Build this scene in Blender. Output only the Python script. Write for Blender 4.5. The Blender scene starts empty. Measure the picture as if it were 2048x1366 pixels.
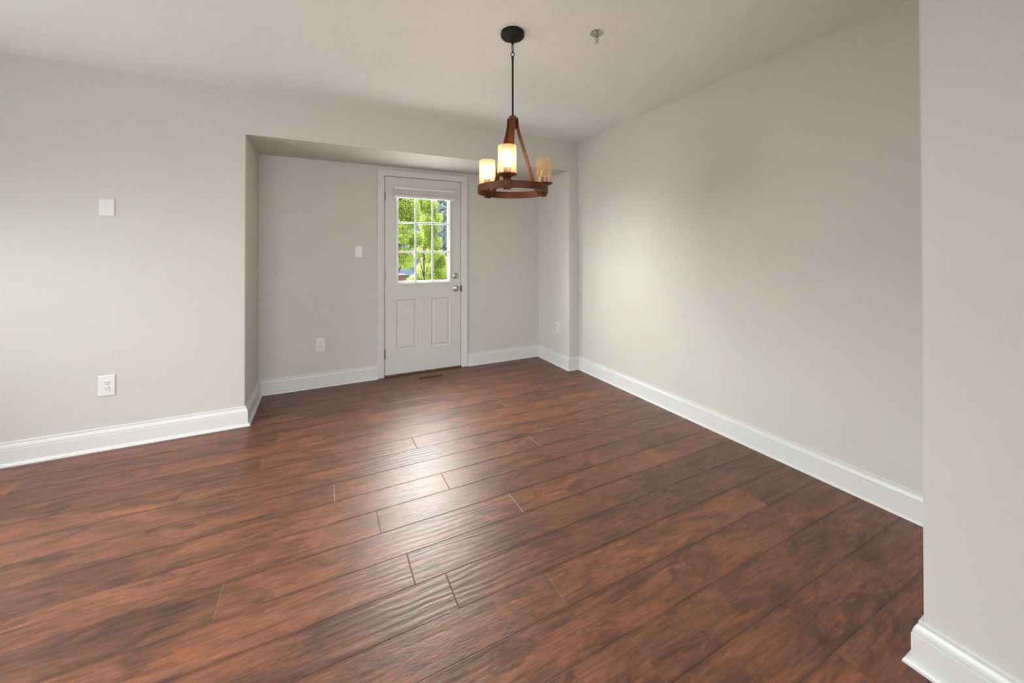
import bpy, bmesh, math, random
from mathutils import Vector, Matrix
random.seed(7)
sc = bpy.context.scene
C = sc.collection
PI = math.pi

# ------------------------------------------------------------ camera
RR = Vector((0.89430, -0.44746, 0)); YAW = -0.4639; PITCH = 0.0062; ROLL = -0.0017
F0 = Vector((-math.sin(YAW), math.cos(YAW), 0)); R0 = Vector((math.cos(YAW), math.sin(YAW), 0)); U0 = Vector((0, 0, 1))
F2 = F0*math.cos(PITCH) + U0*math.sin(PITCH); U2 = U0*math.cos(PITCH) - F0*math.sin(PITCH)
R3 = R0*math.cos(ROLL) + U2*math.sin(ROLL); U3 = U2*math.cos(ROLL) - R0*math.sin(ROLL)
cam_d = bpy.data.cameras.new('camera'); cam = bpy.data.objects.new('camera', cam_d); C.objects.link(cam)
M = Matrix((R3, U3, -F2)).transposed().to_4x4(); M.translation = Vector((-2.4935, -3.3671, 1.2594))
cam.matrix_world = M
cam_d.sensor_width = 36; cam_d.lens = 761.25/2048*36; cam_d.shift_y = -(683-499.37)/2048
cam_d.clip_start = 0.05; cam_d.clip_end = 500
sc.camera = cam

# ------------------------------------------------------------ view, sky, sun, daylight, added fill
sc.view_settings.view_transform = 'Standard'; sc.view_settings.look = 'None'
sc.view_settings.gamma = 1; sc.view_settings.use_curve_mapping = False
sc.view_settings.exposure = 0.0
LP = dict(sky=2.6, bright=56.0, leftsky=66.0, reardn=66.0, rearup=38.0, leftup=17.0, bulb=68.0, sun=4.0)
world = bpy.data.worlds.new('world'); sc.world = world; world.use_nodes = True
wn = world.node_tree.nodes; wl = world.node_tree.links; wn.clear()
wo = wn.new('ShaderNodeOutputWorld'); wb = wn.new('ShaderNodeBackground'); wt = wn.new('ShaderNodeTexCoord')
wsx = wn.new('ShaderNodeSeparateXYZ'); wr = wn.new('ShaderNodeValToRGB')
wl.new(wt.outputs['Generated'], wsx.inputs[0]); wl.new(wsx.outputs[2], wr.inputs[0])
wr.color_ramp.elements[0].position = 0.0; wr.color_ramp.elements[0].color = (.62, .72, .80, 1)
wr.color_ramp.elements[1].position = 0.75; wr.color_ramp.elements[1].color = (.62, .78, 1, 1)
e = wr.color_ramp.elements.new(0.30); e.color = (1, 1, 1, 1)
wl.new(wr.outputs[0], wb.inputs[0]); wb.inputs[1].default_value = LP['sky']
# the bright part of the cloud cover, where the sun stands behind it, high beyond the garden
wd = wn.new('ShaderNodeVectorMath'); wd.operation = 'DOT_PRODUCT'; wl.new(wt.outputs['Generated'], wd.inputs[0])
wd.inputs[1].default_value = Vector((-.24, .84, .46)).normalized()
wr2 = wn.new('ShaderNodeMapRange'); wl.new(wd.outputs['Value'], wr2.inputs[0]); wr2.interpolation_type = 'SMOOTHSTEP'
wr2.inputs[1].default_value = .50; wr2.inputs[2].default_value = .88
wb2 = wn.new('ShaderNodeBackground'); wb2.inputs[0].default_value = (1, .99, .96, 1)
wm = wn.new('ShaderNodeMath'); wm.operation = 'MULTIPLY'; wl.new(wr2.outputs[0], wm.inputs[0]); wm.inputs[1].default_value = LP['bright']
wl.new(wm.outputs[0], wb2.inputs[1])
wa = wn.new('ShaderNodeAddShader'); wl.new(wb.outputs[0], wa.inputs[0]); wl.new(wb2.outputs[0], wa.inputs[1]); wl.new(wa.outputs[0], wo.inputs[0])
sd = bpy.data.lights.new('sun', 'SUN'); sd.energy = LP['sun']; sd.angle = math.radians(3); sd.color = (1, .95, .85)
sun = bpy.data.objects.new('sun', sd); C.objects.link(sun)
sun.rotation_euler = Vector((-.75, .35, -1.0)).to_track_quat('-Z', 'Y').to_euler()

def area(name, loc, direction, sx, sy, power, col=(1, 1, 1), spread=180, portal=False):
    d = bpy.data.lights.new(name, 'AREA'); d.shape = 'RECTANGLE'; d.size = sx; d.size_y = sy; d.energy = power; d.color = col
    d.spread = math.radians(spread); d.cycles.is_portal = portal
    o = bpy.data.objects.new(name, d); C.objects.link(o); o.location = loc
    o.rotation_euler = Vector(direction).to_track_quat('-Z', 'Y').to_euler()
    return o
# daylight at the left opening; the rear and upward lamps are added fill
DAY = (.965, 1, 1.02)
XL, YR = -5.25, -5.9                                   # left wall, rear wall
area('daylight_left_sky', (XL-.02, -1.365, 1.25), (1, 0, -.55), 1.85, 1.3, LP['leftsky'], DAY, 95)
area('fill_left_up', (XL-.02, -1.365, 1.0), (1, 0, .7), 1.85, 1.3, LP['leftup'], DAY, 110)
area('fill_rear_down', (-3.2, YR-.02, 1.25), (0, 1, -.5), 3.3, 1.4, LP['reardn'], DAY, 95)
area('fill_rear_up', (-3.2, YR-.02, 1.1), (0, 1, .7), 3.3, 1.2, LP['rearup'], DAY, 110)
area('sky_portal', (-1.5265, .638+.060, 1.41), (0, -1, 0), .53, .91, 1, portal=True)

# ------------------------------------------------------------ helpers
def obj(name, bm, mat=None, parent=None, smooth=False, recalc=True):
    if recalc: bmesh.ops.recalc_face_normals(bm, faces=bm.faces[:])
    me = bpy.data.meshes.new(name); bm.to_mesh(me); bm.free()
    if mat: me.materials.append(mat)
    if smooth:
        for p in me.polygons: p.use_smooth = True
    o = bpy.data.objects.new(name, me); C.objects.link(o)
    if parent: o.parent = parent
    return o
def autosmooth(o, ang=35):
    me = o.data
    for p in me.polygons: p.use_smooth = True
    me.set_sharp_from_angle(angle=math.radians(ang))
    return o
def struct(o): o['kind'] = 'structure'; return o
def tag(o, label, cat, group=None):
    o['label'] = label; o['category'] = cat
    if group: o['group'] = group
    return o
def empty(name, loc, label, cat, rz=0, group=None):
    o = bpy.data.objects.new(name, None); C.objects.link(o); o.location = loc; o.rotation_euler = (0, 0, rz)
    o.empty_display_size = .05
    return tag(o, label, cat, group)
def box(bm, a, b, bev=0):
    x0, y0, z0 = a; x1, y1, z1 = b
    r = bmesh.ops.create_cube(bm, size=1)
    vs = r['verts']
    for v in vs:
        v.co = Vector(((x0+x1)/2 + v.co.x*(x1-x0), (y0+y1)/2 + v.co.y*(y1-y0), (z0+z1)/2 + v.co.z*(z1-z0)))
    if bev > 0:
        es = list({e for v in vs for e in v.link_edges})
        bmesh.ops.bevel(bm, geom=es, offset=bev, segments=2, profile=.5, affect='EDGES')
def prism(bm, pts, z0, z1):
    lo = [bm.verts.new((x, y, z0)) for x, y in pts]; hi = [bm.verts.new((x, y, z1)) for x, y in pts]
    bm.faces.new(lo[::-1]); bm.faces.new(hi)
    n = len(pts)
    for i in range(n): bm.faces.new((lo[i], lo[(i+1) % n], hi[(i+1) % n], hi[i]))
def arc(cx, cy, r, a0, a1, n=6):
    return [(cx + r*math.cos(math.radians(a0+(a1-a0)*i/n)), cy + r*math.sin(math.radians(a0+(a1-a0)*i/n))) for i in range(n+1)]
def lathe(bm, prof, n=32, mat=None, cap=False):
    """prof: list of (r, h) turned about local Z; mat places it"""
    rings = []
    for r, h in prof:
        if r < 1e-6: rings.append([bm.verts.new((0, 0, h))])
        else: rings.append([bm.verts.new((r*math.cos(2*PI*i/n), r*math.sin(2*PI*i/n), h)) for i in range(n)])
    for a, b in zip(rings, rings[1:]):
        for i in range(n):
            j = (i+1) % n
            if len(a) == 1 and len(b) == 1: continue
            if len(a) == 1: bm.faces.new((a[0], b[i], b[j]))
            elif len(b) == 1: bm.faces.new((a[i], a[j], b[0]))
            else: bm.faces.new((a[i], a[j], b[j], b[i]))
    if mat is not None:
        for ring in rings:
            for v in ring: v.co = mat @ v.co
def tube(bm, pts, r, n=10, closed=False):
    pts = [Vector(p) for p in pts]; m = len(pts); rings = []
    up = None
    for i, p in enumerate(pts):
        if closed: t = (pts[(i+1) % m] - pts[i-1]).normalized()
        else: t = (pts[min(i+1, m-1)] - pts[max(i-1, 0)]).normalized()
        if up is None: up = t.orthogonal().normalized()
        up = (up - t*up.dot(t)).normalized(); s = t.cross(up)
        rr = r[i] if isinstance(r, (list, tuple)) else r
        rings.append([bm.verts.new(p + (up*math.cos(2*PI*k/n) + s*math.sin(2*PI*k/n))*rr) for k in range(n)])
    rng = range(m) if closed else range(m-1)
    for i in rng:
        a, b = rings[i], rings[(i+1) % m]
        for k in range(n): bm.faces.new((a[k], a[(k+1) % n], b[(k+1) % n], b[k]))
    if not closed: bm.faces.new(rings[0][::-1]); bm.faces.new(rings[-1])
def sweep(bm, path, prof, side=1):
    """mitred sweep of (offset, z) profile along plan path; offset goes to the left of travel * side"""
    P = [Vector((x, y, 0)) for x, y in path]; n = len(P); rings = []
    for i in range(n):
        d1 = (P[i]-P[i-1]).normalized() if i > 0 else None
        d2 = (P[i+1]-P[i]).normalized() if i < n-1 else None
        if d1 is None: d1 = d2
        if d2 is None: d2 = d1
        n1 = Vector((-d1.y, d1.x, 0))*side; n2 = Vector((-d2.y, d2.x, 0))*side
        b = (n1+n2); b = b/b.length; k = 1/max(.2, b.dot(n1))
        rings.append([bm.verts.new(P[i] + b*(o*k) + Vector((0, 0, z))) for o, z in prof])
    m = len(prof)
    for a, b in zip(rings, rings[1:]):
        for k in range(m): bm.faces.new((a[k], a[(k+1) % m], b[(k+1) % m], b[k]))
    bm.faces.new(rings[0]); bm.faces.new(rings[-1][::-1])

# ------------------------------------------------------------ materials
def nmat(name):
    m = bpy.data.materials.new(name); m.use_nodes = True; nt = m.node_tree
    return m, nt, nt.nodes['Principled BSDF'], nt.nodes['Material Output']
def noise(nt, vec, scale, detail=4, rough=.5, dist=0):
    n = nt.nodes.new('ShaderNodeTexNoise'); n.inputs['Scale'].default_value = scale; n.inputs['Detail'].default_value = detail
    n.inputs['Roughness'].default_value = rough; n.inputs['Distortion'].default_value = dist
    if vec is not None: nt.links.new(vec, n.inputs['Vector'])
    return n.outputs['Fac']
def ramp(nt, fac, stops):
    r = nt.nodes.new('ShaderNodeValToRGB'); el = r.color_ramp.elements
    el[0].position, el[0].color = stops[0][0], (*stops[0][1], 1); el[1].position, el[1].color = stops[-1][0], (*stops[-1][1], 1)
    for p, c in stops[1:-1]: q = el.new(p); q.color = (*c, 1)
    nt.links.new(fac, r.inputs[0]); return r.outputs[0]
def mapping(nt, vec, scale=(1, 1, 1), loc=(0, 0, 0)):
    m = nt.nodes.new('ShaderNodeMapping'); nt.links.new(vec, m.inputs[0]); m.inputs['Scale'].default_value = scale
    m.inputs['Location'].default_value = loc; return m.outputs[0]
def math_(nt, op, a, b=None, clamp=False):
    m = nt.nodes.new('ShaderNodeMath'); m.operation = op; m.use_clamp = clamp
    for i, v in enumerate((a, b)):
        if v is None: continue
        if isinstance(v, (int, float)): m.inputs[i].default_value = v
        else: nt.links.new(v, m.inputs[i])
    return m.outputs[0]
def mix(nt, fac, a, b, blend='MIX'):
    m = nt.nodes.new('ShaderNodeMix'); m.data_type = 'RGBA'; m.blend_type = blend
    for i, v in ((0, fac), (6, a), (7, b)):
        if isinstance(v, (int, float)): m.inputs[i].default_value = v
        elif isinstance(v, tuple): m.inputs[i].default_value = (*v, 1)
        else: nt.links.new(v, m.inputs[i])
    return m.outputs[2]
def bump(nt, h, strength, dist, bsdf, prev=None):
    b = nt.nodes.new('ShaderNodeBump'); b.inputs['Strength'].default_value = strength; b.inputs['Distance'].default_value = dist
    nt.links.new(h, b.inputs['Height'])
    if prev is not None: nt.links.new(prev, b.inputs['Normal'])
    nt.links.new(b.outputs[0], bsdf.inputs['Normal']); return b.outputs[0]
def plain(name, col, rough=.5, metal=0, var=.06, vscale=30, bumpd=0, bscale=200, coat=0):
    m, nt, b, o = nmat(name)
    tc = nt.nodes.new('ShaderNodeTexCoord').outputs['Object']
    f = noise(nt, tc, vscale, 3)
    nt.links.new(ramp(nt, f, [(.3, tuple(c*(1-var) for c in col)), (.7, tuple(min(1, c*(1+var)) for c in col))]), b.inputs['Base Color'])
    b.inputs['Roughness'].default_value = rough; b.inputs['Metallic'].default_value = metal; b.inputs['Coat Weight'].default_value = coat
    if bumpd: bump(nt, noise(nt, tc, bscale, 3), .5, bumpd, b)
    return m

def wall_material():
    m, nt, b, o = nmat('wall_paint'); tc = nt.nodes.new('ShaderNodeTexCoord').outputs['Object']
    nt.links.new(ramp(nt, noise(nt, tc, 3, 3), [(.3, (.578, .564, .518)), (.7, (.592, .578, .531))]), b.inputs['Base Color'])
    b.inputs['Roughness'].default_value = .55; b.inputs['Specular IOR Level'].default_value = .3
    h = math_(nt, 'ADD', noise(nt, tc, 260, 2), math_(nt, 'MULTIPLY', noise(nt, tc, 60, 3), .6))
    bump(nt, h, .35, .0012, b); return m
def ceiling_material():
    m, nt, b, o = nmat('ceiling_paint'); tc = nt.nodes.new('ShaderNodeTexCoord').outputs['Object']
    nt.links.new(ramp(nt, noise(nt, tc, 2, 3), [(.3, (.825, .840, .815)), (.7, (.845, .860, .835))]), b.inputs['Base Color'])
    b.inputs['Roughness'].default_value = .8
    # stippled brush texture: short curved strokes
    w = noise(nt, mapping(nt, tc, (1, 1, 1)), 9, 3, .6, 1.2)
    s = noise(nt, tc, 38, 4, .6, 2.2)
    s2 = math_(nt, 'ABSOLUTE', math_(nt, 'SUBTRACT', s, .5))
    h = math_(nt, 'MULTIPLY', math_(nt, 'SUBTRACT', .16, s2, True), math_(nt, 'MULTIPLY', math_(nt, 'SUBTRACT', w, .42, True), 6))
    bump(nt, h, .5, .0085, b); return m
def floor_material():
    m, nt, b, o = nmat('plank_laminate')
    at = nt.nodes.new('ShaderNodeAttribute'); at.attribute_name = 'plank'            # random xyz of each plank
    uv = nt.nodes.new('ShaderNodeAttribute'); uv.attribute_name = 'place'            # metres along, metres across, 0
    ad = nt.nodes.new('ShaderNodeVectorMath'); ad.operation = 'MULTIPLY_ADD'
    nt.links.new(at.outputs['Vector'], ad.inputs[0]); ad.inputs[1].default_value = (37, 23, 11); nt.links.new(uv.outputs['Vector'], ad.inputs[2])
    v = ad.outputs[0]
    sa = nt.nodes.new('ShaderNodeSeparateXYZ'); nt.links.new(at.outputs['Vector'], sa.inputs[0])
    sp = nt.nodes.new('ShaderNodeSeparateXYZ'); nt.links.new(uv.outputs['Vector'], sp.inputs[0])
    big = noise(nt, mapping(nt, v, (3.0, 9.0, 1)), 1.0, 6, .66, 1.1)
    blot = noise(nt, mapping(nt, v, (4.2, 10, 1), (9, 3, 0)), 1.0, 7, .72, 1.3)
    grain = noise(nt, mapping(nt, v, (7, 120, 1)), 1.0, 4, .6, .3)
    fig = noise(nt, mapping(nt, v, (9, 34, 1), (2, 7, 0)), 1.0, 3, .55, 3.5)
    col = ramp(nt, big, [(.28, (.068, .032, .021)), (.41, (.118, .049, .029)), (.53, (.172, .067, .037)), (.68, (.232, .091, .047))])
    dark = ramp(nt, blot, [(.34, (1, 1, 1)), (.44, (0, 0, 0))])
    col = mix(nt, math_(nt, 'MULTIPLY', dark, .72), col, (.050, .025, .019))
    ora = ramp(nt, noise(nt, mapping(nt, v, (4, 18, 1), (4, 11, 0)), 1.0, 4, .6, 1.2), [(.56, (0, 0, 0)), (.68, (1, 1, 1))])
    col = mix(nt, math_(nt, 'MULTIPLY', ora, .45), col, (.30, .108, .048))
    tint = ramp(nt, sa.outputs[0], [(0, (.78, .80, .80)), (.5, (1, 1, 1)), (1, (1.18, 1.1, 1.02))])
    col = mix(nt, 1.0, col, tint, 'MULTIPLY')
    gr = ramp(nt, math_(nt, 'ADD', math_(nt, 'MULTIPLY', grain, .65), math_(nt, 'MULTIPLY', fig, .35)), [(.38, (.70, .66, .64)), (.60, (1.12, 1.12, 1.12))])
    col = mix(nt, 1.0, col, gr, 'MULTIPLY')
    # burnished dark long edges, irregular
    edge = math_(nt, 'ABSOLUTE', math_(nt, 'SUBTRACT', sp.outputs[1], .0835))
    ef = math_(nt, 'ADD', edge, math_(nt, 'MULTIPLY', math_(nt, 'SUBTRACT', noise(nt, mapping(nt, v, (6, 3, 1)), 1.0, 3), .5), .035))
    ed = ramp(nt, ef, [(.070, (0, 0, 0)), (.086, (1, 1, 1))])
    col = mix(nt, math_(nt, 'MULTIPLY', ed, .62), col, (.040, .018, .014))
    nt.links.new(col, b.inputs['Base Color'])
    b.inputs['Specular IOR Level'].default_value = .55
    rg = ramp(nt, grain, [(.3, (.38, .38, .38)), (.7, (.46, .46, .46))])
    nt.links.new(rg, b.inputs['Roughness'])
    # hand scraped ripples across the plank on some planks, long soft hollows on all
    rip = nt.nodes.new('ShaderNodeTexWave'); rip.wave_type = 'BANDS'; rip.bands_direction = 'Y'
    nt.links.new(mapping(nt, v, (2.2, 11, 1)), rip.inputs['Vector']); rip.inputs['Scale'].default_value = 1.0
    rip.inputs['Distortion'].default_value = 7; rip.inputs['Detail'].default_value = 3; rip.inputs['Detail Scale'].default_value = 1.3
    amt = ramp(nt, sa.outputs[1], [(.25, (.15, .15, .15)), (.75, (1, 1, 1))])
    h = math_(nt, 'MULTIPLY', rip.outputs['Fac'], amt)
    h = math_(nt, 'ADD', h, math_(nt, 'MULTIPLY', noise(nt, mapping(nt, v, (3, 22, 1)), 1.0, 3), 2.2))
    n1 = bump(nt, h, .42, .0013, b)
    bump(nt, math_(nt, 'ADD', grain, math_(nt, 'MULTIPLY', fig, 1.5)), .5, .0009, b, n1)
    return m
def lamp_metal():
    m, nt, b, o = nmat('faux_wood_metal'); tc = nt.nodes.new('ShaderNodeTexCoord').outputs['Object']
    g = noise(nt, mapping(nt, tc, (20, 20, 160)), 1.0, 4)
    nt.links.new(ramp(nt, g, [(.3, (.052, .016, .004)), (.7, (.135, .043, .010))]), b.inputs['Base Color'])
    b.inputs['Roughness'].default_value = .5; b.inputs['Specular IOR Level'].default_value = .25
    return m
def front_fresnel(nt, ior):
    """mirror share of a thin sheet: only its outer faces reflect, the inner faces let light out"""
    fr = nt.nodes.new('ShaderNodeFresnel'); fr.inputs[0].default_value = ior; g = nt.nodes.new('ShaderNodeNewGeometry')
    return math_(nt, 'MULTIPLY', fr.outputs[0], math_(nt, 'SUBTRACT', 1.0, g.outputs['Backfacing']))
def tinted_glass(name, tint, diff, dcol):
    m, nt, b, o = nmat(name); nt.nodes.remove(b)
    tr = nt.nodes.new('ShaderNodeBsdfTransparent'); tr.inputs[0].default_value = (*tint, 1)
    tl = nt.nodes.new('ShaderNodeBsdfTranslucent'); tl.inputs[0].default_value = (*dcol, 1)
    df = nt.nodes.new('ShaderNodeBsdfDiffuse'); df.inputs[0].default_value = (*dcol, 1)
    gl = nt.nodes.new('ShaderNodeBsdfGlossy'); gl.inputs['Roughness'].default_value = .06
    a = nt.nodes.new('ShaderNodeMixShader'); a.inputs[0].default_value = .5; nt.links.new(tl.outputs[0], a.inputs[1]); nt.links.new(df.outputs[0], a.inputs[2])
    c = nt.nodes.new('ShaderNodeMixShader')
    tc = nt.nodes.new('ShaderNodeTexCoord').outputs['Object']
    seeds = ramp(nt, noise(nt, tc, 150, 2), [(.55, (diff, diff, diff)), (.75, (min(1, diff*1.25),)*3)])
    nt.links.new(seeds, c.inputs[0]); nt.links.new(tr.outputs[0], c.inputs[1]); nt.links.new(a.outputs[0], c.inputs[2])
    fr = front_fresnel(nt, 1.36)
    e = nt.nodes.new('ShaderNodeMixShader'); nt.links.new(fr, e.inputs[0]); nt.links.new(c.outputs[0], e.inputs[1]); nt.links.new(gl.outputs[0], e.inputs[2])
    nt.links.new(e.outputs[0], o.inputs[0]); return m
def glow(name, col, st):
    m, nt, b, o = nmat(name)
    tc = nt.nodes.new('ShaderNodeTexCoord').outputs['Object']
    nt.links.new(ramp(nt, noise(nt, tc, 40, 2), [(.3, tuple(c*.97 for c in col)), (.7, col)]), b.inputs['Emission Color'])
    b.inputs['Base Color'].default_value = (*col, 1); b.inputs['Emission Strength'].default_value = st; return m
def leaf_material(name, a, b_, trans=.35):
    m, nt, b, o = nmat(name)
    g = nt.nodes.new('ShaderNodeNewGeometry'); tc = nt.nodes.new('ShaderNodeTexCoord').outputs['Object']
    f = math_(nt, 'ADD', math_(nt, 'MULTIPLY', g.outputs['Random Per Island'], .55), math_(nt, 'MULTIPLY', noise(nt, tc, 1.6, 3), .45))
    c = ramp(nt, f, [(.25, a), (.75, b_)])
    nt.links.new(c, b.inputs['Base Color']); b.inputs['Roughness'].default_value = .6
    tl = nt.nodes.new('ShaderNodeBsdfTranslucent'); nt.links.new(c, tl.inputs[0])
    ms = nt.nodes.new('ShaderNodeMixShader'); ms.inputs[0].default_value = trans
    nt.links.new(b.outputs[0], ms.inputs[1]); nt.links.new(tl.outputs[0], ms.inputs[2]); nt.links.new(ms.outputs[0], o.inputs[0]); return m

WALL = wall_material(); CEIL = ceiling_material(); FLOOR = floor_material()
TRIM = plain('trim_enamel', (.655, .655, .64), .32, var=.015, vscale=4, bumpd=.0002, bscale=60)
DOORM = plain('door_enamel', (.62, .615, .59), .38, var=.015, vscale=4, bumpd=.0003, bscale=90)
PLATE = plain('white_plastic', (.72, .72, .70), .3, var=.01)
SLOT = plain('dark_slot', (.03, .028, .025), .6)
NICKEL = plain('satin_nickel', (.50, .48, .45), .28, 1, var=.04)
CHROME = plain('chrome_metal', (.62, .62, .60), .15, 1, var=.04)
BLACK = plain('black_bronze', (.010, .009, .008), .6, 0, var=.1); BLACK.node_tree.nodes['Principled BSDF'].inputs['Specular IOR Level'].default_value = .22
SPRK = plain('dull_chrome', (.30, .29, .27), .3, 1, var=.1)
LAMP = lamp_metal()
THRESH = plain('threshold_wood', (.10, .036, .020), .4, var=.2, vscale=12)
REG = plain('brown_register', (.16, .075, .040), .4, .3, var=.1)
DUCT_SHADE = plain('duct_shade', (.02, .010, .007), .8)
BLINDM = plain('blind_fabric', (.60, .60, .585), .8, var=.02)
BLINDR = plain('blind_rail', (.74, .73, .72), .4, var=.01)
SHADE = tinted_glass('cream_seeded_glass', (.99, .93, .85), .095, (.97, .78, .56))
BULB = glow('warm_bulb', (1, .74, .42), LP['bulb'])
CLEARB = tinted_glass('unlit_bulb_glass', (.97, .93, .86), .06, (.9, .85, .75))
SOCK = plain('socket_bronze', (.10, .042, .012), .85, 0, var=.1); SOCK.node_tree.nodes['Principled BSDF'].inputs['Specular IOR Level'].default_value = .1
def pane_material():
    m, nt, b, o = nmat('window_glass'); nt.nodes.remove(b)
    tr = nt.nodes.new('ShaderNodeBsdfTransparent'); tr.inputs[0].default_value = (.95, .97, .96, 1)
    gl = nt.nodes.new('ShaderNodeBsdfGlossy'); gl.inputs['Roughness'].default_value = .01
    fr = front_fresnel(nt, 1.5)
    e = nt.nodes.new('ShaderNodeMixShader'); nt.links.new(fr, e.inputs[0]); nt.links.new(tr.outputs[0], e.inputs[1]); nt.links.new(gl.outputs[0], e.inputs[2])
    nt.links.new(e.outputs[0], o.inputs[0]); return m
PANE = pane_material()

# ------------------------------------------------------------ room shell
A, B, D, NT, H = 2.992, .1283, .638, 2.128, 2.451      # recess left, recess right, recess depth, recess soffit, ceiling
E_, G = .859, -2.885                                   # near wall stub
WT = .15

# floor: every plank a bevelled tile of one mesh
def build_floor():
    bm = bmesh.new()
    pl = bm.loops.layers.float_vector.new('plank'); uv = bm.loops.layers.float_vector.new('place')
    PW = .167; ANCH = -1.2385; LEN = 1.205
    rows = [(.095, -2.545), (-.072, -1.86), (-.239, -1.553), (-.406, -2.353), (-.573, -1.614), (-.740, -1.943), (-.907, -1.684), (-1.074, -2.431),
            (-1.241, -1.883), (-1.408, -2.254), (-1.575, -1.620), (-1.742, -2.174), (-1.909, -2.057), (-2.076, -1.709), (-2.242, -1.176),
            (-2.408, -1.592), (-2.575, -.514), (-2.742, -1.047)]
    table = {round((t-ANCH)/PW): x for t, x in rows}
    rnd = random.Random(11)
    ytop_max = D + .02
    k = math.ceil((ytop_max-ANCH)/PW)
    while ANCH + k*PW > YR:
        yt = ANCH + k*PW; yb = yt - PW
        x0 = table.get(k, -2.9 + rnd.random()*LEN)
        x = x0
        while x > XL: x -= LEN
        while x < .02:
            xa, xb = max(x, XL), min(x+LEN, .02); ya, yb2 = yb, min(yt, ytop_max)
            if xb - xa > .01 and yb2 - ya > .005:
                rv = Vector((rnd.random(), rnd.random(), rnd.random()))
                g, w, dz = .00008, .0026, -.0009
                o = [(xa+g, ya+g), (xb-g, ya+g), (xb-g, yb2-g), (xa+g, yb2-g)]
                i = [(xa+w, ya+w), (xb-w, ya+w), (xb-w, yb2-w), (xa+w, yb2-w)]
                vo = [bm.verts.new((p[0], p[1], dz)) for p in o]; vi = [bm.verts.new((p[0], p[1], 0)) for p in i]
                vd = [bm.verts.new((p[0], p[1], dz-.006)) for p in o]
                fs = [bm.faces.new(vi)] + [bm.faces.new((vo[q], vo[(q+1) % 4], vi[(q+1) % 4], vi[q])) for q in range(4)]
                fs += [bm.faces.new((vd[q], vd[(q+1) % 4], vo[(q+1) % 4], vo[q])) for q in range(4)]
                for f in fs:
                    for l in f.loops:
                        l[pl] = rv; l[uv] = Vector((l.vert.co.x - x, l.vert.co.y - yb, 0))
            x += LEN
        k -= 1
    # subfloor
    box(bm, (XL-WT, YR-WT, -.2), (.15, D+.15, -.008))
    return struct(obj('floor', bm, FLOOR))
build_floor()

bm = bmesh.new(); box(bm, (XL-WT, YR-WT, H), (.15, D+WT, H+.2)); struct(obj('ceiling', bm, CEIL))

rr = .007
bm = bmesh.new()
prism(bm, [(XL-WT, 0), *arc(-A-rr, rr, rr, -90, 0), (-A, D+WT), (XL-WT, D+WT)], -.01, NT)
prism(bm, [(.001, 0), (.001, D+WT), (-B, D+WT), *arc(-B+rr, rr, rr, 180, 270)], -.01, NT)
prism(bm, [(XL-WT, 0), (.001, 0), (.001, D+WT), (XL-WT, D+WT)], NT, H)
struct(autosmooth(obj('wall_back', bm, WALL)))
DX0, DX1, DZ1 = -1.9275, -1.1195, 2.0320               # door opening (slab + 4 mm gap)
bm = bmesh.new()
prism(bm, [(-A, D), (DX0-.03, D), (DX0-.03, D+WT), (-A, D+WT)], -.01, NT)
prism(bm, [(DX1+.03, D), (-B, D), (-B, D+WT), (DX1+.03, D+WT)], -.01, NT)
prism(bm, [(DX0-.03, D), (DX1+.03, D), (DX1+.03, D+WT), (DX0-.03, D+WT)], DZ1+.03, NT)
struct(obj('wall_recess', bm, WALL))
bm = bmesh.new()
prism(bm, [(0, D+WT), (0, G), *arc(-E_+rr, G-rr, rr, 90, 180), (-E_, YR-WT), (WT, YR-WT), (WT, D+WT)], -.01, H)
struct(autosmooth(obj('wall_right', bm, WALL)))
OY0, OY1, OZ = -2.35, -.38, 2.06                       # glazed door opening in the left wall
bm = bmesh.new()
box(bm, (XL-WT, OY1, -.01), (XL, 0, H)); box(bm, (XL-WT, YR-WT, -.01), (XL, OY0, H)); box(bm, (XL-WT, OY0, OZ), (XL, OY1, H))
struct(obj('wall_left', bm, WALL))
WX0, WX1, WZ0, WZ1 = -4.9, -1.5, .35, 2.15
bm = bmesh.new()
box(bm, (XL, YR-WT, -.01), (WX0, YR, H)); box(bm, (WX1, YR-WT, -.01), (-E_, YR, H))
box(bm, (WX0, YR-WT, -.01), (WX1, YR, WZ0)); box(bm, (WX0, YR-WT, WZ1), (WX1, YR, H))
struct(obj('wall_rear', bm, WALL))
def frame(name, axis, c, a0, a1, z0, z1, mull):
    bm = bmesh.new(); w = .05
    def bar(p0, p1, q0, q1):
        if axis == 'x': box(bm, (c-.04, p0, q0), (c+.04, p1, q1), .004)
        else: box(bm, (p0, c-.04, q0), (p1, c+.04, q1), .004)
    bar(a0, a0+w, z0, z1); bar(a1-w, a1, z0, z1); bar(a0+w, a1-w, z0, z0+w); bar(a0+w, a1-w, z1-w, z1)
    for i in range(1, mull):
        m_ = a0 + (a1-a0)*i/mull; bar(m_-w/2, m_+w/2, z0+w, z1-w)
    return struct(obj(name, bm, TRIM))
frame('door_2', 'x', XL-.075, OY0, OY1, 0, OZ, 2)
frame('window_1', 'y', YR-.075, WX0, WX1, WZ0, WZ1, 3)
# unseen panels added behind the lamps to block sky light in both openings
bm = bmesh.new(); box(bm, (XL-.150, OY0, 0), (XL-.125, OY1, OZ)); struct(obj('light_block_left', bm, BLINDM))
bm = bmesh.new(); box(bm, (WX0, YR-.150, WZ0), (WX1, YR-.125, WZ1)); struct(obj('light_block_rear', bm, BLINDM))

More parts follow.
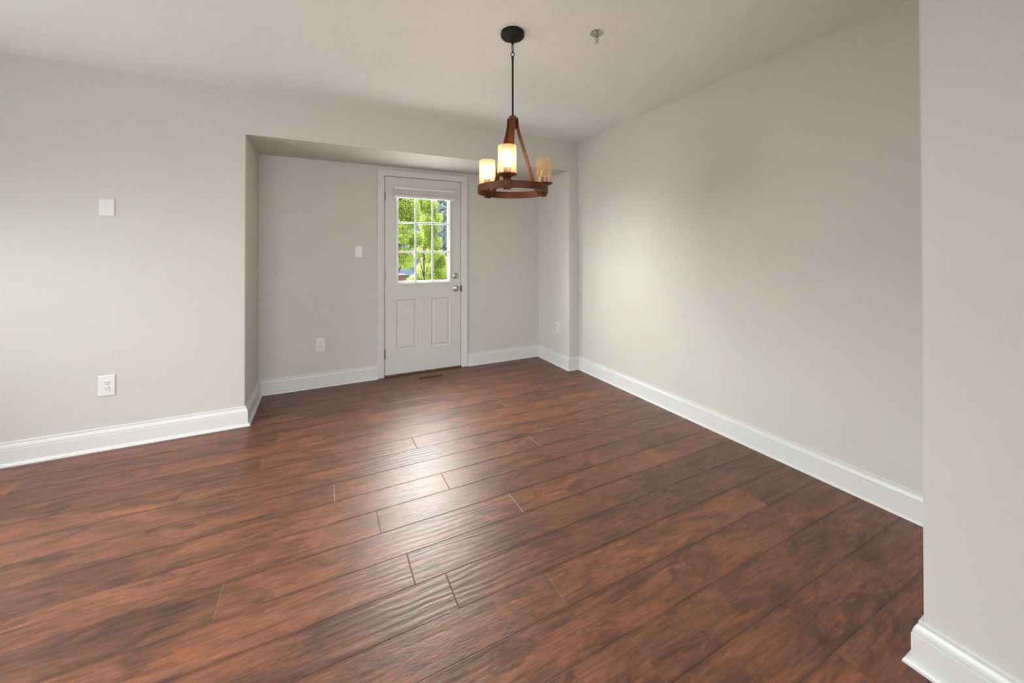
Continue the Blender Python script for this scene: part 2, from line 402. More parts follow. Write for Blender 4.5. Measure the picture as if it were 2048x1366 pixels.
# ------------------------------------------------------------ baseboards and shoe moulding
BP = [(0, .138), (.0050, .138), (.0078, .1355), (.0082, .129), (.0062, .1255), (.0100, .1235), (.0155, .1130), (.0182, .1040), (.0182, .1000),
      (.0162, .0970), (.0205, .0945), (.0207, .0930), (.0207, .0), (0, .0)]
SP = [(.0207, 0), (.0367, 0), (.0362, .005), (.0335, .0115), (.0290, .0165), (.0235, .0190), (.0207, .0193)]
CL, CR, CT = -1.9953, -1.0503, 2.097
pathL = [(XL, 0), (-A, 0), (-A, D), (CL, D)]
pathR = [(CR, D), (-B, D), (-B, 0), (0, 0), (0, G), (-E_, G), (-E_, YR)]
for nm, pth in (('baseboard_left', pathL), ('baseboard_right', pathR)):
    bm = bmesh.new(); sweep(bm, pth, BP, -1); struct(autosmooth(obj(nm, bm, TRIM), 30))
for nm, pth in (('trim_1', pathL), ('trim_2', pathR)):
    bm = bmesh.new(); sweep(bm, pth, SP, -1); struct(autosmooth(obj(nm, bm, TRIM), 30))
for nm, pth in (('baseboard_rear', [(XL, OY0), (XL, YR), (-E_, YR)]),):
    bm = bmesh.new(); sweep(bm, pth, BP, 1); struct(autosmooth(obj(nm, bm, TRIM), 30))

# ------------------------------------------------------------ door casing, jamb, threshold
def casing_prof(w):   # (across from inner edge, out from wall)
    return [(0, 0), (0, .010), (.004, .0125), (.010, .0135), (w*.55, .0145), (w*.75, .0185), (w-.004, .0185), (w, .015), (w, 0)]
bm = bmesh.new()
ix0, ix1, iz = DX0-.004, DX1+.004, DZ1+.003
wl_, wr_, wt_ = ix0-CL, CR-ix1, CT-iz
rings = []
for s, (px_, pz_, kx, kz) in enumerate([(ix0, 0, -1, 0), (ix0, iz, -1, 1), (ix1, iz, 1, 1), (ix1, 0, 1, 0)]):
    w = wl_ if kx < 0 else wr_
    ring = []
    for (a, o), (a2, o2) in zip(casing_prof(w), casing_prof(wt_)):
        ring.append(bm.verts.new((px_ + kx*a, D-o, pz_ + kz*a2)))
    rings.append(ring)
for a, b in zip(rings, rings[1:]):
    n = len(a)
    for k in range(n): bm.faces.new((a[k], a[(k+1) % n], b[(k+1) % n], b[k]))
bm.faces.new(rings[0]); bm.faces.new(rings[-1][::-1])
struct(autosmooth(obj('trim_3', bm, TRIM), 30))
bm = bmesh.new()                                           # jamb with stop
for x0, x1 in ((DX0-.03, DX0), (DX1, DX1+.03)): box(bm, (x0, D+.0005, 0), (x1, D+WT, DZ1+.03))
box(bm, (DX0, D+.0005, DZ1), (DX1, D+WT, DZ1+.03))
box(bm, (DX0, D+.051, .02), (DX0+.012, D+.085, DZ1)); box(bm, (DX1-.012, D+.051, .02), (DX1, D+.085, DZ1)); box(bm, (DX0, D+.051, DZ1-.012), (DX1, D+.085, DZ1))
struct(obj('trim_4', bm, TRIM))
bm = bmesh.new(); box(bm, (DX0, D-.014, -.001), (DX1, D+WT, .0115), .003); struct(obj('trim_5', bm, THRESH))

# ------------------------------------------------------------ door slab
SX0, SX1, SZ0, SZ1, DY, DTH = -1.9231, -1.1238, .0174, 2.0274, D+.002, .046
GX0, GX1, GZ0, GZ1 = -1.806, -1.247, .938, 1.880           # cut-out for the glazed unit
PL = (-1.8170, -1.5940, .248, .777); PR = (-1.4570, -1.2340, .248, .777)
bm = bmesh.new()
xs = sorted({SX0, GX0, PL[0], PL[1], PR[0], PR[1], GX1, SX1}); zs = sorted({SZ0, .248, .777, GZ0, GZ1, SZ1})
def vat(x, y, z, cache={}):
    k = (round(x, 5), round(y, 5), round(z, 5))
    if k not in cache: cache[k] = bm.verts.new((x, y, z))
    return cache[k]
def quad(a, b, c, d):
    bm.faces.new([vat(*p) for p in (a, b, c, d)])
for yy in (DY, DY+DTH):
    for i in range(len(xs)-1):
        for j in range(len(zs)-1):
            x0, x1, z0, z1 = xs[i], xs[i+1], zs[j], zs[j+1]; cx, cz = (x0+x1)/2, (z0+z1)/2
            if GX0 < cx < GX1 and GZ0 < cz < GZ1: continue
            if yy == DY and any(p[0] < cx < p[1] and p[2] < cz < p[3] for p in (PL, PR)): continue
            quad((x0, yy, z0), (x1, yy, z0), (x1, yy, z1), (x0, yy, z1))
for p in (PL, PR):
    prev = None
    for off, dep in ((0, 0), (.005, -.0015), (.016, .0075), (.024, .0080), (.040, .0010), (.044, .0008)):
        x0, x1, z0, z1 = p[0]+off, p[1]-off, p[2]+off, p[3]-off; y = DY+dep
        ring = [(x0, y, z0), (x1, y, z0), (x1, y, z1), (x0, y, z1)]
        if off == 0:
            # walk the grid vertices on the border so the mesh stays closed
            bx = [x for x in xs if p[0]-1e-6 <= x <= p[1]+1e-6]
            if len(bx) > 2: pass
        if prev:
            for q in range(4): quad(prev[q], prev[(q+1) % 4], ring[(q+1) % 4], ring[q])
        prev = ring
    quad(*prev)
for (x0, x1, z0, z1) in ((SX0, SX1, SZ0, SZ1), (GX0, GX1, GZ0, GZ1)):
    quad((x0, DY, z0), (x1, DY, z0), (x1, DY+DTH, z0), (x0, DY+DTH, z0)); quad((x0, DY, z1), (x1, DY, z1), (x1, DY+DTH, z1), (x0, DY+DTH, z1))
    quad((x0, DY, z0), (x0, DY, z1), (x0, DY+DTH, z1), (x0, DY+DTH, z0)); quad((x1, DY, z0), (x1, DY, z1), (x1, DY+DTH, z1), (x1, DY+DTH, z0))
door = struct(obj('door_1', bm, DOORM))
# glazing frame, muntins, pane
FX0, FX1, FZ0, FZ1 = -1.8210, -1.2320, .9230, 1.8950; OX0, OX1, OZ0, OZ1 = -1.7890, -1.2640, .9600, 1.8600
bm = bmesh.new()
def rect_frame(bm, outer, inner, prof):
    """prof: list of (t 0..1 from outer to inner, y)"""
    rings = []
    for t, y in prof:
        q = [o*(1-t)+i*t for o, i in zip(outer, inner)]
        rings.append([bm.verts.new(p) for p in ((q[0], y, q[2]), (q[1], y, q[2]), (q[1], y, q[3]), (q[0], y, q[3]))])
    for a, b in zip(rings, rings[1:]):
        for k in range(4): bm.faces.new((a[k], a[(k+1) % 4], b[(k+1) % 4], b[k]))
O4, I4 = (FX0, FX1, FZ0, FZ1), (OX0, OX1, OZ0, OZ1)
rect_frame(bm, O4, I4, [(0, DY+.001), (0, DY-.007), (.12, DY-.0105), (.42, DY-.0105), (.60, DY-.006), (1, DY+.004), (1, DY+.040), (.6, DY+.052), (0, DY+.052), (0, DY+DTH)])
struct_frame = obj('window_frame', bm, TRIM, door)
bm = bmesh.new()
def muntin(v0, v1, vert, y_in, y_out):
    h = .0085
    prof = [(-h, y_in+.008), (-h*.9, y_in+.002), (-h*.7, y_in), (h*.7, y_in), (h*.9, y_in+.002), (h, y_in+.008), (h, y_out), (-h, y_out)]
    for k in range(2): pass
    rings = []
    ends = (OZ0, OZ1) if vert else (OX0, OX1)
    for e in ends:
        rings.append([bm.verts.new((v0+o, y, e) if vert else (e, y+.0004, v0+o)) for o, y in prof])
    n = len(prof)
    for k in range(n): bm.faces.new((rings[0][k], rings[0][(k+1) % n], rings[1][(k+1) % n], rings[1][k]))
    bm.faces.new(rings[0]); bm.faces.new(rings[1][::-1])
for x in (-1.6130, -1.4330): muntin(x, 0, True, DY-.001, DY+.016)
for z in (1.2620, 1.5640): muntin(z, 0, False, DY-.001, DY+.016)
obj('muntin_grid', bm, TRIM, door)
bm = bmesh.new(); box(bm, (OX0-.004, DY+.018, OZ0-.004), (OX1+.004, DY+.022, OZ1+.004)); obj('glass_pane', bm, PANE, door)
# hinges
for z in (1.817, 1.022, .231):
    bm = bmesh.new(); xh, yh = DX0+.001, D-.0045
    for k in range(5):
        z0 = z-.046+k*.0186; lathe(bm, [(0, 0), (.0075, 0), (.0075, .0178), (0, .0178)], 12, Matrix.Translation((xh, yh, z0)))
    lathe(bm, [(0, 0), (.004, .001), (.0045, .004), (0, .006)], 10, Matrix.Translation((xh, yh, z+.047)))
    box(bm, (xh, D-.002, z-.046), (xh+.012, D+.0015, z+.047))
    obj('hinge', bm, SPRK, door)
TOY = lambda x, z, y: Matrix.Translation((x, y, z)) @ Matrix.Rotation(PI/2, 4, 'X')     # local z -> -y (into the room)
bm = bmesh.new()
lathe(bm, [(0, -.001), (.0325, -.001), (.0325, .004), (.029, .009), (.026, .0105), (0, .0105)], 32, TOY(-1.182, 1.0, DY))
o = autosmooth(obj('deadbolt', bm, NICKEL, door), 30)
bm = bmesh.new(); box(bm, (-1.182-.019, DY-.027, 1.0-.0045), (-1.182+.019, DY-.0105, 1.0+.0045), .002); bm2 = obj('thumb_turn', bm, NICKEL, o)
bm = bmesh.new()
lathe(bm, [(0, -.001), (.0335, -.001), (.0335, .003), (.030, .008), (.020, .011), (.0115, .013), (.0105, .026), (.016, .031), (.0245, .038), (.0268, .047), (.0255, .056), (.020, .062), (.010, .0635), (.0095, .0605), (0, .0605)], 32, TOY(-1.182, .862, DY))
k_ = autosmooth(obj('door_knob', bm, NICKEL, door), 35)
bm = bmesh.new(); box(bm, (DX1-.0015, D-.013, .828), (DX1+.004, D+.03, .892), .002); obj('strike_plate', bm, BLACK, door)

# ------------------------------------------------------------ blind on the door
bl = empty('window_blind', (-1.520, D-.020, 1.815), 'white cordless blind raised to the top of the door window', 'window blind')
def local(o, par): o.location = -Vector(par.location); return o     # mesh built in world coordinates
bm = bmesh.new(); x0, x1 = -1.8385, -1.2035
box(bm, (x0, D-.046, 1.8985), (x1, D+.0012, 1.9215), .004)
local(obj('headrail', bm, BLINDR, bl), bl)
bm = bmesh.new()                                   # pleated stack
n = 4; z0, z1 = 1.839, 1.8985
pts = []
for i in range(n*2+1): pts.append((-.040 if i % 2 else -.034, z0+(z1-z0)*i/(n*2)))
fr = [bm.verts.new((x0+.004, D+p, z)) for p, z in pts]; fr2 = [bm.verts.new((x1-.004, D+p, z)) for p, z in pts]
for i in range(len(pts)-1): bm.faces.new((fr[i], fr2[i], fr2[i+1], fr[i+1]))
bk = [bm.verts.new((x, D-.012, z)) for x, z in ((x0+.004, z0), (x1-.004, z0), (x1-.004, z1), (x0+.004, z1))]
bm.faces.new(bk); bm.faces.new((bk[0], bk[1], fr2[0], fr[0])); bm.faces.new((bk[3], bk[2], fr2[-1], fr[-1]))
bm.faces.new([bk[0], bk[3]] + fr[::-1]); bm.faces.new([bk[1], bk[2]] + fr2[::-1])
local(obj('pleated_stack', bm, BLINDM, bl), bl)
bm = bmesh.new(); box(bm, (x0-.001, D-.044, 1.8165), (x1+.001, D-.010, 1.839), .004); local(obj('bottom_rail', bm, BLINDR, bl), bl)

# ------------------------------------------------------------ wall plates (built facing -y, x right, z up; origin at wall)
def plate_bm(w, h, t=.005, bev=.003):
    bm = bmesh.new(); 
    rings = [[(-w/2, 0, -h/2), (w/2, 0, -h/2), (w/2, 0, h/2), (-w/2, 0, h/2)]]
    for off, y in ((0, .002), (.0015, .0042), (bev+.001, t), (bev+.004, t+.0004)):
        rings.append([(-w/2+off, -y, -h/2+off), (w/2-off, -y, -h/2+off), (w/2-off, -y, h/2-off), (-w/2+off, -y, h/2-off)])
    vr = [[bm.verts.new(p) for p in r] for r in rings]
    bm.faces.new(vr[0][::-1]); bm.faces.new(vr[-1])
    for a, b in zip(vr, vr[1:]):
        for k in range(4): bm.faces.new((a[k], a[(k+1) % 4], b[(k+1) % 4], b[k]))
    return bm
def outlet(w, h, loc, rz, label):
    t = empty('wall_outlet', loc, label, 'outlet', rz, 'duplex outlets low on the walls')
    obj('cover_plate', plate_bm(w, h), PLATE, t)
    for s in (-1, 1):
        bm = bmesh.new(); zc = s*.0195
        pts = [(x, z) for x, z in arc(0, 0, .0172, 38, 142, 8)] + [(x, z) for x, z in arc(0, 0, .0172, 218, 322, 8)]
        lo = [bm.verts.new((x, -.0052, zc+z)) for x, z in pts]; hi = [bm.verts.new((x*.95, -.0078, zc+z*.95)) for x, z in pts]
        bm.faces.new(hi)
        for i in range(len(pts)): bm.faces.new((lo[i], lo[(i+1) % len(pts)], hi[(i+1) % len(pts)], hi[i]))
        r = obj('receptacle', bm, PLATE, t)
        for sx in (-1, 1):
            bm = bmesh.new(); hh = .0045 if sx < 0 else .0038
            box(bm, (sx*.0064-.0013, -.0082, zc+.003-hh), (sx*.0064+.0013, -.0070, zc+.003+hh)); obj('slot', bm, SLOT, r)
        bm = bmesh.new(); lathe(bm, [(0, 0), (.0026, 0), (.0026, .0012), (0, .0012)], 12, Matrix.Translation((0, -.0070, zc-.0085)) @ Matrix.Rotation(PI/2, 4, 'X')); obj('ground_hole', bm, SLOT, r)
    bm = bmesh.new(); lathe(bm, [(0, 0), (.003, 0), (.0028, .0012), (0, .0015)], 12, Matrix.Translation((0, -.0052, 0)) @ Matrix.Rotation(PI/2, 4, 'X')); obj('screw', bm, PLATE, t)
    return t
outlet(.080, .134, (-3.729, 0, .404), 0, 'white duplex outlet near the floor on the long left wall below the blank plate')
outlet(.074, .126, (-2.502, D, .392), 0, 'white duplex outlet low on the recess wall left of the door')
outlet(.074, .124, (-B, .220, .417), -PI/2, 'white duplex outlet on the narrow side of the recess, right of the door')
t = empty('blank_wall_plate', (-3.7315, 0, 1.553), 'plain white blank cover plate at eye height on the left wall', 'wall plate')
obj('cover_plate', plate_bm(.070, .110, .005), PLATE, t)
t = empty('light_switch', (-2.168, D, 1.2645), 'white rocker light switch on the recess wall beside the door hinges', 'light switch')
obj('cover_plate', plate_bm(.068, .113, .005), PLATE, t)
bm = bmesh.new(); rect_frame(bm, (-.0175, .0175, -.034, .034), (-.0155, .0155, -.032, .032), [(0, -.004), (0, -.0068), (1, -.0068), (1, -.004)]); obj('switch_frame', bm, PLATE, t)
bm = bmesh.new()
vs = [(-.015, -.0055, -.0315), (.015, -.0055, -.0315), (.015, -.0088, -.0315), (-.015, -.0088, -.0315), (-.015, -.0055, .0315), (.015, -.0055, .0315), (.015, -.0062, .0315), (-.015, -.0062, .0315), (-.015, -.0064, 0), (.015, -.0064, 0), (.015, -.004, 0), (-.015, -.004, 0)]
V = [bm.verts.new(v) for v in vs]
for f in ((2, 3, 8, 9), (9, 8, 7, 6), (0, 1, 2, 3), (4, 7, 6, 5), (0, 3, 8, 11), (11, 8, 7, 4), (1, 10, 9, 2), (10, 5, 6, 9), (0, 11, 10, 1), (11, 4, 5, 10)): bm.faces.new([V[i] for i in f])
obj('rocker', bm, PLATE, t)

# ------------------------------------------------------------ floor register
t = empty('floor_register', (-1.505, .425, 0), 'brown metal floor register set in the floor before the door', 'floor vent')
bm = bmesh.new()
hw, hd, iw, idp = .148, .078, .118, .044
rings = []
for x, y, z in ((hw, hd, -.001), (hw, hd, .0025), (hw-.006, hd-.006, .0055), (iw, idp, .0055), (iw, idp, .0008)):
    rings.append([bm.verts.new(p) for p in ((-x, -y, z), (x, -y, z), (x, y, z), (-x, y, z))])
for a, b in zip(rings, rings[1:]):
    for k in range(4): bm.faces.new((a[k], a[(k+1) % 4], b[(k+1) % 4], b[k]))
obj('register_frame', bm, REG, t)
bm = bmesh.new(); box(bm, (-iw, -idp, .0002), (iw, idp, .0010)); obj('register_shade_sheet', bm, DUCT_SHADE, t)  # dark sheet on the floor standing in for the shade below the louvers
for k in range(17):
    x = -iw + (k+.5)*2*iw/17; 
    if k == 0: continue
    x = -iw + k*2*iw/17
    bm = bmesh.new(); box(bm, (x-.0024, -idp, .0012), (x+.0024, idp, .0050)); obj('louver', bm, REG, t)

# ------------------------------------------------------------ ceiling sprinkler
t = empty('sprinkler_head', (-1.155, -1.728, H), 'small chrome fire sprinkler head hanging from the ceiling beside the chandelier', 'sprinkler')
bm = bmesh.new(); lathe(bm, [(0, .001), (.036, .001), (.036, -.0015), (.033, -.003), (.024, -.0035), (.021, -.007), (.014, -.0085), (0, -.0085)], 36); autosmooth(obj('escutcheon', bm, plain('escutcheon_chrome', (.50, .50, .48), .22, .8), t), 30)
bm = bmesh.new(); lathe(bm, [(0, -.008), (.010, -.008), (.010, -.018), (.0085, -.021), (0, -.021)], 20)
for s in (-1, 1):
    tube(bm, [(s*.008, 0, -.019), (s*.0105, 0, -.028), (s*.0090, 0, -.040), (s*.003, 0, -.048)], .0017, 8)
lathe(bm, [(0, -.045), (.0040, -.046), (.0040, -.053), (0, -.053)], 12)
autosmooth(obj('sprinkler_frame', bm, SPRK, t), 30)
bm = bmesh.new(); tube(bm, [(0, 0, -.020), (0, 0, -.047)], .0013, 8); obj('glass_bulb', bm, plain('bulb_amber', (.30, .12, .05), .2), t)
bm = bmesh.new(); lathe(bm, [(0, -.053), (.0035, -.053)], 20)
for k in range(12):
    a = 2*PI*k/12; da = PI/12*.72
    v = [bm.verts.new((r*math.cos(q), r*math.sin(q), z)) for z in (-.0535, -.0548) for r, q in ((.003, a-da*.9), (.0135, a-da), (.0135, a+da), (.003, a+da*.9))]
    for f in ((0, 1, 2, 3), (7, 6, 5, 4), (0, 1, 5, 4), (1, 2, 6, 5), (2, 3, 7, 6), (3, 0, 4, 7)): bm.faces.new([v[i] for i in f])
lathe(bm, [(0, -.0525), (.0050, -.0530), (.0050, -.0555), (0, -.0560)], 16)
obj('deflector', bm, CHROME, t)

# ------------------------------------------------------------ chandelier
CX, CY = -1.567, -1.527
ch = empty('chandelier', (CX, CY, H), 'bronze wood-look ring chandelier with three glass shades hanging from a black rod', 'chandelier')
hz = lambda z: z - H
bm = bmesh.new(); lathe(bm, [(0, .001), (.0625, .001), (.0635, -.003), (.0635, -.020), (.060, -.0245), (.050, -.0265), (.018, -.0275), (.011, -.030), (.009, -.038), (0, -.040)], 48)
autosmooth(obj('canopy', bm, BLACK, ch), 35)
def ellipse(cz, rx, rz_, ang, n=20, z0=0):
    return [(rx*math.cos(2*PI*i/n)*math.cos(ang), rx*math.cos(2*PI*i/n)*math.sin(ang), cz + rz_*math.sin(2*PI*i/n)) for i in range(n)]
vx = math.radians(-26.6)      # plane facing the viewer in the room's doorway
bm = bmesh.new(); tube(bm, ellipse(hz(2.400), .0085, .0105, vx), .0022, 8, True); obj('canopy_loop', bm, BLACK, ch)
bm = bmesh.new(); tube(bm, ellipse(hz(2.368), .0085, .0265, vx+math.radians(65)), .0024, 8, True); obj('chain_link', bm, BLACK, ch)
bm = bmesh.new(); tube(bm, ellipse(hz(2.332), .0098, .0105, vx), .0022, 8, True); obj('rod_loop', bm, BLACK, ch)
bm = bmesh.new(); lathe(bm, [(0, hz(2.323)), (.0062, hz(2.321)), (.0062, hz(2.300)), (.0052, hz(2.298)), (.0052, hz(1.985)), (0, hz(1.985))], 16); autosmooth(obj('rod', bm, BLACK, ch))
bm = bmesh.new(); lathe(bm, [(0, hz(1.998)), (.012, hz(1.998)), (.018, hz(1.994)), (.0215, hz(1.988)), (.0215, hz(1.935)), (.018, hz(1.930)), (0, hz(1.929))], 24); autosmooth(obj('hub', bm, LAMP, ch))
RI, RO, ZB, ZT = .1835, .1900, hz(1.576), hz(1.6145)
bm = bmesh.new(); N = 96
prof = [(RI, ZB+.001), (RI+.001, ZB), (RO-.001, ZB), (RO, ZB+.001), (RO, ZT-.001), (RO-.001, ZT), (RI+.001, ZT), (RI, ZT-.001), (RI, ZB+.001)]
lathe(bm, prof, N); bmesh.ops.remove_doubles(bm, verts=bm.verts[:], dist=1e-6); autosmooth(obj('ring', bm, LAMP, ch))
toward = math.atan2(-.8943, -.4475)               # direction from the lamp to the camera
SR = .187
for k in range(3):
    # front shade slightly left of the line to the camera, then 120 degree steps
    a = toward - math.radians(8.7) + k*math.radians(120)
    ur = Vector((math.cos(a), math.sin(a), 0)); ut = Vector((-math.sin(a), math.cos(a), 0))
    P3 = lambda r, t_, z: ur*r + ut*t_ + Vector((0, 0, z))
    # strap: flat bar bent from hub down to the ring
    cl = [(.0235, 1.985), (.0250, 1.960), (.0290, 1.930), (.0390, 1.895), (.0510, 1.860), (.0670, 1.810), (.0840, 1.760), (.1020, 1.705), (.1170, 1.655), (.1290, 1.620), (.1430, 1.598), (.1620, 1.586), (.1800, 1.583)]
    bm = bmesh.new(); rings = []
    for i, (r, z) in enumerate(cl):
        p0 = Vector(cl[max(i-1, 0)]); p1 = Vector(cl[min(i+1, len(cl)-1)]); d = (p1-p0).normalized(); nr = Vector((-d.y, d.x)) 
        if nr.x < 0: nr = -nr
        hwid = .0165 if i > 0 else .0150; th = .0022
        rings.append([bm.verts.new(P3(r+nr.x*s1*th, s2*hwid, hz(z)+nr.y*s1*th)) for s1, s2 in ((-1, -1), (1, -1), (1, 1), (-1, 1))])
    for p, q in zip(rings, rings[1:]):
        for m_ in range(4): bm.faces.new((p[m_], p[(m_+1) % 4], q[(m_+1) % 4], q[m_]))
    bm.faces.new(rings[0][::-1]); bm.faces.new(rings[-1])
    obj('strap', bm, LAMP, ch)
    for z, r in ((1.968, .0265),):
        bm = bmesh.new()
        Mx = Matrix.Translation(P3(r, 0, hz(z))) @ ur.to_track_quat('Z', 'Y').to_matrix().to_4x4()
        lathe(bm, [(0, -.002), (.005, -.002), (.005, .002), (.0035, .0042), (0, .0048)], 12, Mx); obj('strap_bolt', bm, BLACK, ch)
    # bracket block clamping ring
    bm = bmesh.new()
    def rbox(r0, r1, t0, t1, z0, z1):
        v = [bm.verts.new(P3(r, t_, z)) for z in (z0, z1) for r, t_ in ((r0, t0), (r1, t0), (r1, t1), (r0, t1))]
        for f in ((3, 2, 1, 0), (4, 5, 6, 7), (0, 1, 5, 4), (1, 2, 6, 5), (2, 3, 7, 6), (3, 0, 4, 7)): bm.faces.new([v[i] for i in f])
    rbox(RO-.0005, RO+.0045, -.0190, .0190, hz(1.570), hz(1.6360)); rbox(RI-.0045, RI+.0005, -.0190, .0190, hz(1.570), hz(1.6360))
    rbox(RI-.0045, RO+.0045, -.0190, .0190, hz(1.5700), hz(1.5755)); rbox(RI-.0045, RO+.0045, -.0190, .0190, hz(1.6150), hz(1.6360))
    br = obj('shade_bracket', bm, LAMP, ch)
    for tt in (-.008, .008):
        bm = bmesh.new(); Mx = Matrix.Translation(P3(RI-.0045, tt, hz(1.592))) @ (-ur).to_track_quat('Z', 'Y').to_matrix().to_4x4()
        lathe(bm, [(0, -.001), (.0042, -.001), (.0042, .0025), (0, .004)], 10, Mx); obj('bracket_screw', bm, BLACK, br)
    base = Matrix.Translation(P3(SR, 0, 0))
    bm = bmesh.new(); lathe(bm, [(0, hz(1.630)), (.024, hz(1.630)), (.030, hz(1.634)), (.047, hz(1.6395)), (.0485, hz(1.6420)), (.0485, hz(1.6445)), (.0445, hz(1.6455)), (0, hz(1.6440))], 40, base)
    autosmooth(obj('shade_holder', bm, LAMP, ch))
    bm = bmesh.new(); lathe(bm, [(.0462, hz(1.646)), (.0465, hz(1.647)), (.0465, hz(1.781)), (.0458, hz(1.783)), (.0440, hz(1.783)), (.0436, hz(1.781)), (.0436, hz(1.647)), (.0440, hz(1.646))], 48, base)
    autosmooth(obj('glass_shade', bm, SHADE, ch))
    bm = bmesh.new(); lathe(bm, [(0, hz(1.644)), (.0185, hz(1.644)), (.0185, hz(1.674)), (.0165, hz(1.677)), (0, hz(1.677))], 24, base)
    autosmooth(obj('lamp_socket', bm, SOCK, ch))
    bm = bmesh.new(); lathe(bm, [(0, hz(1.676)), (.0125, hz(1.676)), (.0135, hz(1.684)), (.0195, hz(1.700)), (.0225, hz(1.716)), (.0225, hz(1.738)), (.0195, hz(1.752)), (.0120, hz(1.762)), (0, hz(1.765))], 24, base)
    lb = autosmooth(obj('light_bulb', bm, BULB if k != 1 else CLEARB, ch), 60)
    if k == 1: lb['label'] = 'unlit clear bulb in the right shade'

# ------------------------------------------------------------ outdoors seen through the door
GZ = -4.2
bm = bmesh.new(); box(bm, (-70, D+.2, GZ-.3), (120, 110, GZ)); struct(obj('ground', bm, plain('lawn', (.08, .095, .06), .9, var=.3, vscale=3)))
def leaves(name, centers, n, size, mat, parent, rnd, flat=.35):
    """leaf blades in clumps; centers: (x,y,z,r)"""
    vs, fs = [], []
    tot = sum(c[3]**2 for c in centers)
    for cx, cy, cz, r in centers:
        for _ in range(int(n*r*r/tot)):
            d = Vector((rnd.gauss(0, 1), rnd.gauss(0, 1), rnd.gauss(0, 1))).normalized()
            p = Vector((cx, cy, cz)) + d*r*(.55+.5*rnd.random()**.7)
            p.z -= .12*r*rnd.random()
            nrm = (d*.6 + Vector((rnd.gauss(0, .5), rnd.gauss(0, .5), .55+rnd.gauss(0, .4)))).normalized()
            t_ = nrm.orthogonal().normalized(); q = nrm.cross(t_); a = rnd.random()*2*PI
            t2 = t_*math.cos(a)+q*math.sin(a); q2 = nrm.cross(t2); s = size*(.6+.7*rnd.random())
            i = len(vs)
            vs += [p - t2*s*.5, p + q2*s*.42 - t2*s*.02 + nrm*s*.06, p + t2*s*.6, p - q2*s*.42 - t2*s*.02 + nrm*s*.06]
            fs.append((i, i+1, i+2, i+3))
    me = bpy.data.meshes.new(name); me.from_pydata([tuple(v) for v in vs], [], fs); me.materials.append(mat)
    o = bpy.data.objects.new(name, me); C.objects.link(o); o.parent = parent; return o
BARK = plain('bark', (.09, .065, .045), .9, var=.3, vscale=8)
MAPLE = leaf_material('maple_leaf', (.13, .21, .022), (.38, .45, .055))  # dark end lifted, so haze is part of the leaf colour
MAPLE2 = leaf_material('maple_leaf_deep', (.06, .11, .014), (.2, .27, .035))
SPRU = leaf_material('spruce_needle', (.075, .110, .105), (.18, .23, .22), .1)  # needle colours paled to carry the haze of distance
def maple(x, y, ztop, rad, n, label, seed, mat, size=.11, f0=.34):
    rnd = random.Random(seed); base = Vector((x, y, GZ)); hh = ztop-GZ
    t = empty('maple_tree', base, label, 'tree', 0, 'leafy trees beyond the door')
    bm = bmesh.new(); tube(bm, [(0, 0, -.1), (.05, 0, hh*.25), (-.03, .04, hh*.5), (.02, 0, hh*.8)], [.10, .075, .045, .02], 12); obj('trunk', bm, BARK, t)
    cs = []
    for i in range(42):
        f = f0+(.96-f0)*rnd.random(); rr_ = rad*math.sin(PI*min(1, .22+.70*(f-f0)/(.96-f0)))**.7
        a = rnd.random()*2*PI; q = rr_*(.35+.6*rnd.random())
        cs.append((q*math.cos(a), q*math.sin(a), hh*f, rad*(.24+.14*rnd.random())))
    bm = bmesh.new()
    for c in cs[::2]:
        z0 = min(c[2]*.7, hh*.6); tube(bm, [(0, 0, z0), (c[0]*.5, c[1]*.5, (z0+c[2])/2+.1), (c[0], c[1], c[2])], [.035, .022, .01], 6)
    obj('branches', bm, BARK, t)
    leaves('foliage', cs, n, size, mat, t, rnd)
def spruce(x, y, ztop, rad, n, label, seed):
    rnd = random.Random(seed); hh = ztop-GZ
    t = empty('spruce_tree', (x, y, GZ), label, 'tree', 0, 'spruces behind the leafy trees')
    bm = bmesh.new(); tube(bm, [(0, 0, -.1), (0, 0, hh*.98)], [.10, .01], 10); obj('trunk', bm, BARK, t)
    vs, fs = [], []
    for b in range(150):
        f = rnd.random()**.8; z = hh*(1-f*.93); L = rad*f*(.75+.35*rnd.random())+.15; a = rnd.random()*2*PI
        d = Vector((math.cos(a), math.sin(a), 0))
        for k in range(int(n/150)):
            s = rnd.random()**.6; p = d*L*s + Vector((0, 0, z - L*s*s*.38)) + Vector((rnd.gauss(0, .07*L), rnd.gauss(0, .07*L), rnd.gauss(0, .05)))
            w = (Vector((-d.y, d.x, 0))*rnd.uniform(-1, 1) + d*.7).normalized(); l = .20*(.6+.8*rnd.random()); u = Vector((0, 0, 1)).cross(w).normalized()
            i = len(vs); vs += [p, p + w*l*.5 + u*.03 + Vector((0, 0, -.03)), p + w*l + Vector((0, 0, -.10)), p + w*l*.5 - u*.03 + Vector((0, 0, -.03))]; fs.append((i, i+1, i+2, i+3))
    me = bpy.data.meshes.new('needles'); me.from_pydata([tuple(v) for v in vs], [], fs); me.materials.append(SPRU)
    o = bpy.data.objects.new('needles', me); C.objects.link(o); o.parent = t
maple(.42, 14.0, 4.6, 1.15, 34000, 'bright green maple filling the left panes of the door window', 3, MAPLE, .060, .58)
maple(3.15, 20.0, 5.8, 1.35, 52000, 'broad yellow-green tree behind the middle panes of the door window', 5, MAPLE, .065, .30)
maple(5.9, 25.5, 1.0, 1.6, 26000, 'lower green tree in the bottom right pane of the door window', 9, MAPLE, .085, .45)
spruce(10.6, 41, 11.4, 3.4, 36000, 'blue-green spruce behind the right panes of the door window', 21)
spruce(4.2, 42, 9.0, 2.9, 26000, 'grey-green spruce behind the left panes of the door window', 22)
spruce(8.4, 54, 12.5, 3.6, 26000, 'tall dusky spruce rising farthest off between the two nearer spruces', 23)
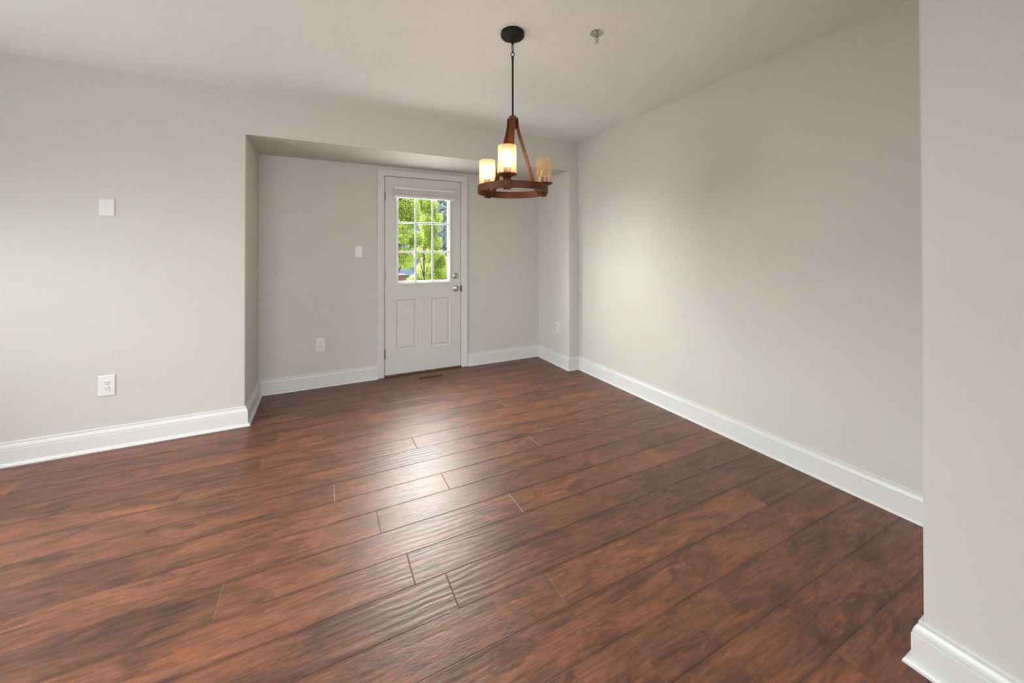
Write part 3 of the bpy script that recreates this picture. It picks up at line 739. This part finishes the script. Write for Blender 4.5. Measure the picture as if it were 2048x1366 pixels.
# wooded ridge that closes the view, haze put into its pale colour
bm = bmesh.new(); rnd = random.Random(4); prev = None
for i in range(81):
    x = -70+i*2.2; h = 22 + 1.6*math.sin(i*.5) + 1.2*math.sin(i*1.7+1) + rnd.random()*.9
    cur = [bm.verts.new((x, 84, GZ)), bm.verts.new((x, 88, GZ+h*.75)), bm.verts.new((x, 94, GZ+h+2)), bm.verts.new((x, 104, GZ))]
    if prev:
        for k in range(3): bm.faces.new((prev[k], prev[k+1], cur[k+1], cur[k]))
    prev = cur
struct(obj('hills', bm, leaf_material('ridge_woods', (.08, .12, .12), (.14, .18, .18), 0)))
# unseen pale boards added outside the door to bounce light up indoors
bm = bmesh.new()
for i in range(24):
    box(bm, (-4.6, D+WT+.02+i*.145, -.19), (2.2, D+WT+.02+i*.145+.138, -.15), .004)
struct(obj('bounce_deck', bm, plain('bounce_boards', (.78, .77, .75), .7, var=.08)))

# neighbouring house with a slate-blue hip roof
HOUSEW = plain('pale_siding', (.16, .16, .155), .7, var=.05); ROOFM = plain('slate_shingle', (.030, .038, .062), .9, var=.15, vscale=6); ROOFM.node_tree.nodes['Principled BSDF'].inputs['Specular IOR Level'].default_value = 0
hs = empty('neighbour_house', (4.2, 29.5, GZ), 'pale house with a slate-blue hip roof low beyond the trees', 'house')
bm = bmesh.new(); box(bm, (-1.75, -1.5, 0), (1.25, 1.5, 3.64)); obj('wall', bm, HOUSEW, hs)
bm = bmesh.new(); v = [bm.verts.new(p) for p in ((-2.0, -1.8, 3.62), (1.5, -1.8, 3.62), (1.5, 1.8, 3.62), (-2.0, 1.8, 3.62), (-.55, 0, 4.08), (.05, 0, 4.08))]
for f in ((0, 1, 5, 4), (1, 2, 5), (2, 3, 4, 5), (3, 0, 4), (3, 2, 1, 0)): bm.faces.new([v[i] for i in f])
obj('roof', bm, ROOFM, hs)
for x in (-1.0, .6):
    bm = bmesh.new(); box(bm, (x-.4, -1.53, 2.1), (x+.4, -1.5, 3.2)); w_ = obj('window', bm, PLATE, hs)
    bm = bmesh.new(); box(bm, (x-.34, -1.54, 2.16), (x+.34, -1.53, 3.14)); obj('pane', bm, SLOT, w_)
BRICK = plain('red_brick', (.20, .08, .06), .8, var=.2, vscale=15)
pr = empty('brick_pier', (1.30, 17.6, GZ), 'red brick pier with a tan capstone at the lower left of the door window', 'pier')
bm = bmesh.new(); box(bm, (-.20, -.2, 0), (.18, .2, 4.17)); obj('shaft', bm, BRICK, pr)
bm = bmesh.new(); box(bm, (-.27, -.27, 4.17), (.25, .27, 4.28), .02); obj('capstone', bm, plain('tan_stone', (.13, .075, .045), .8), pr)
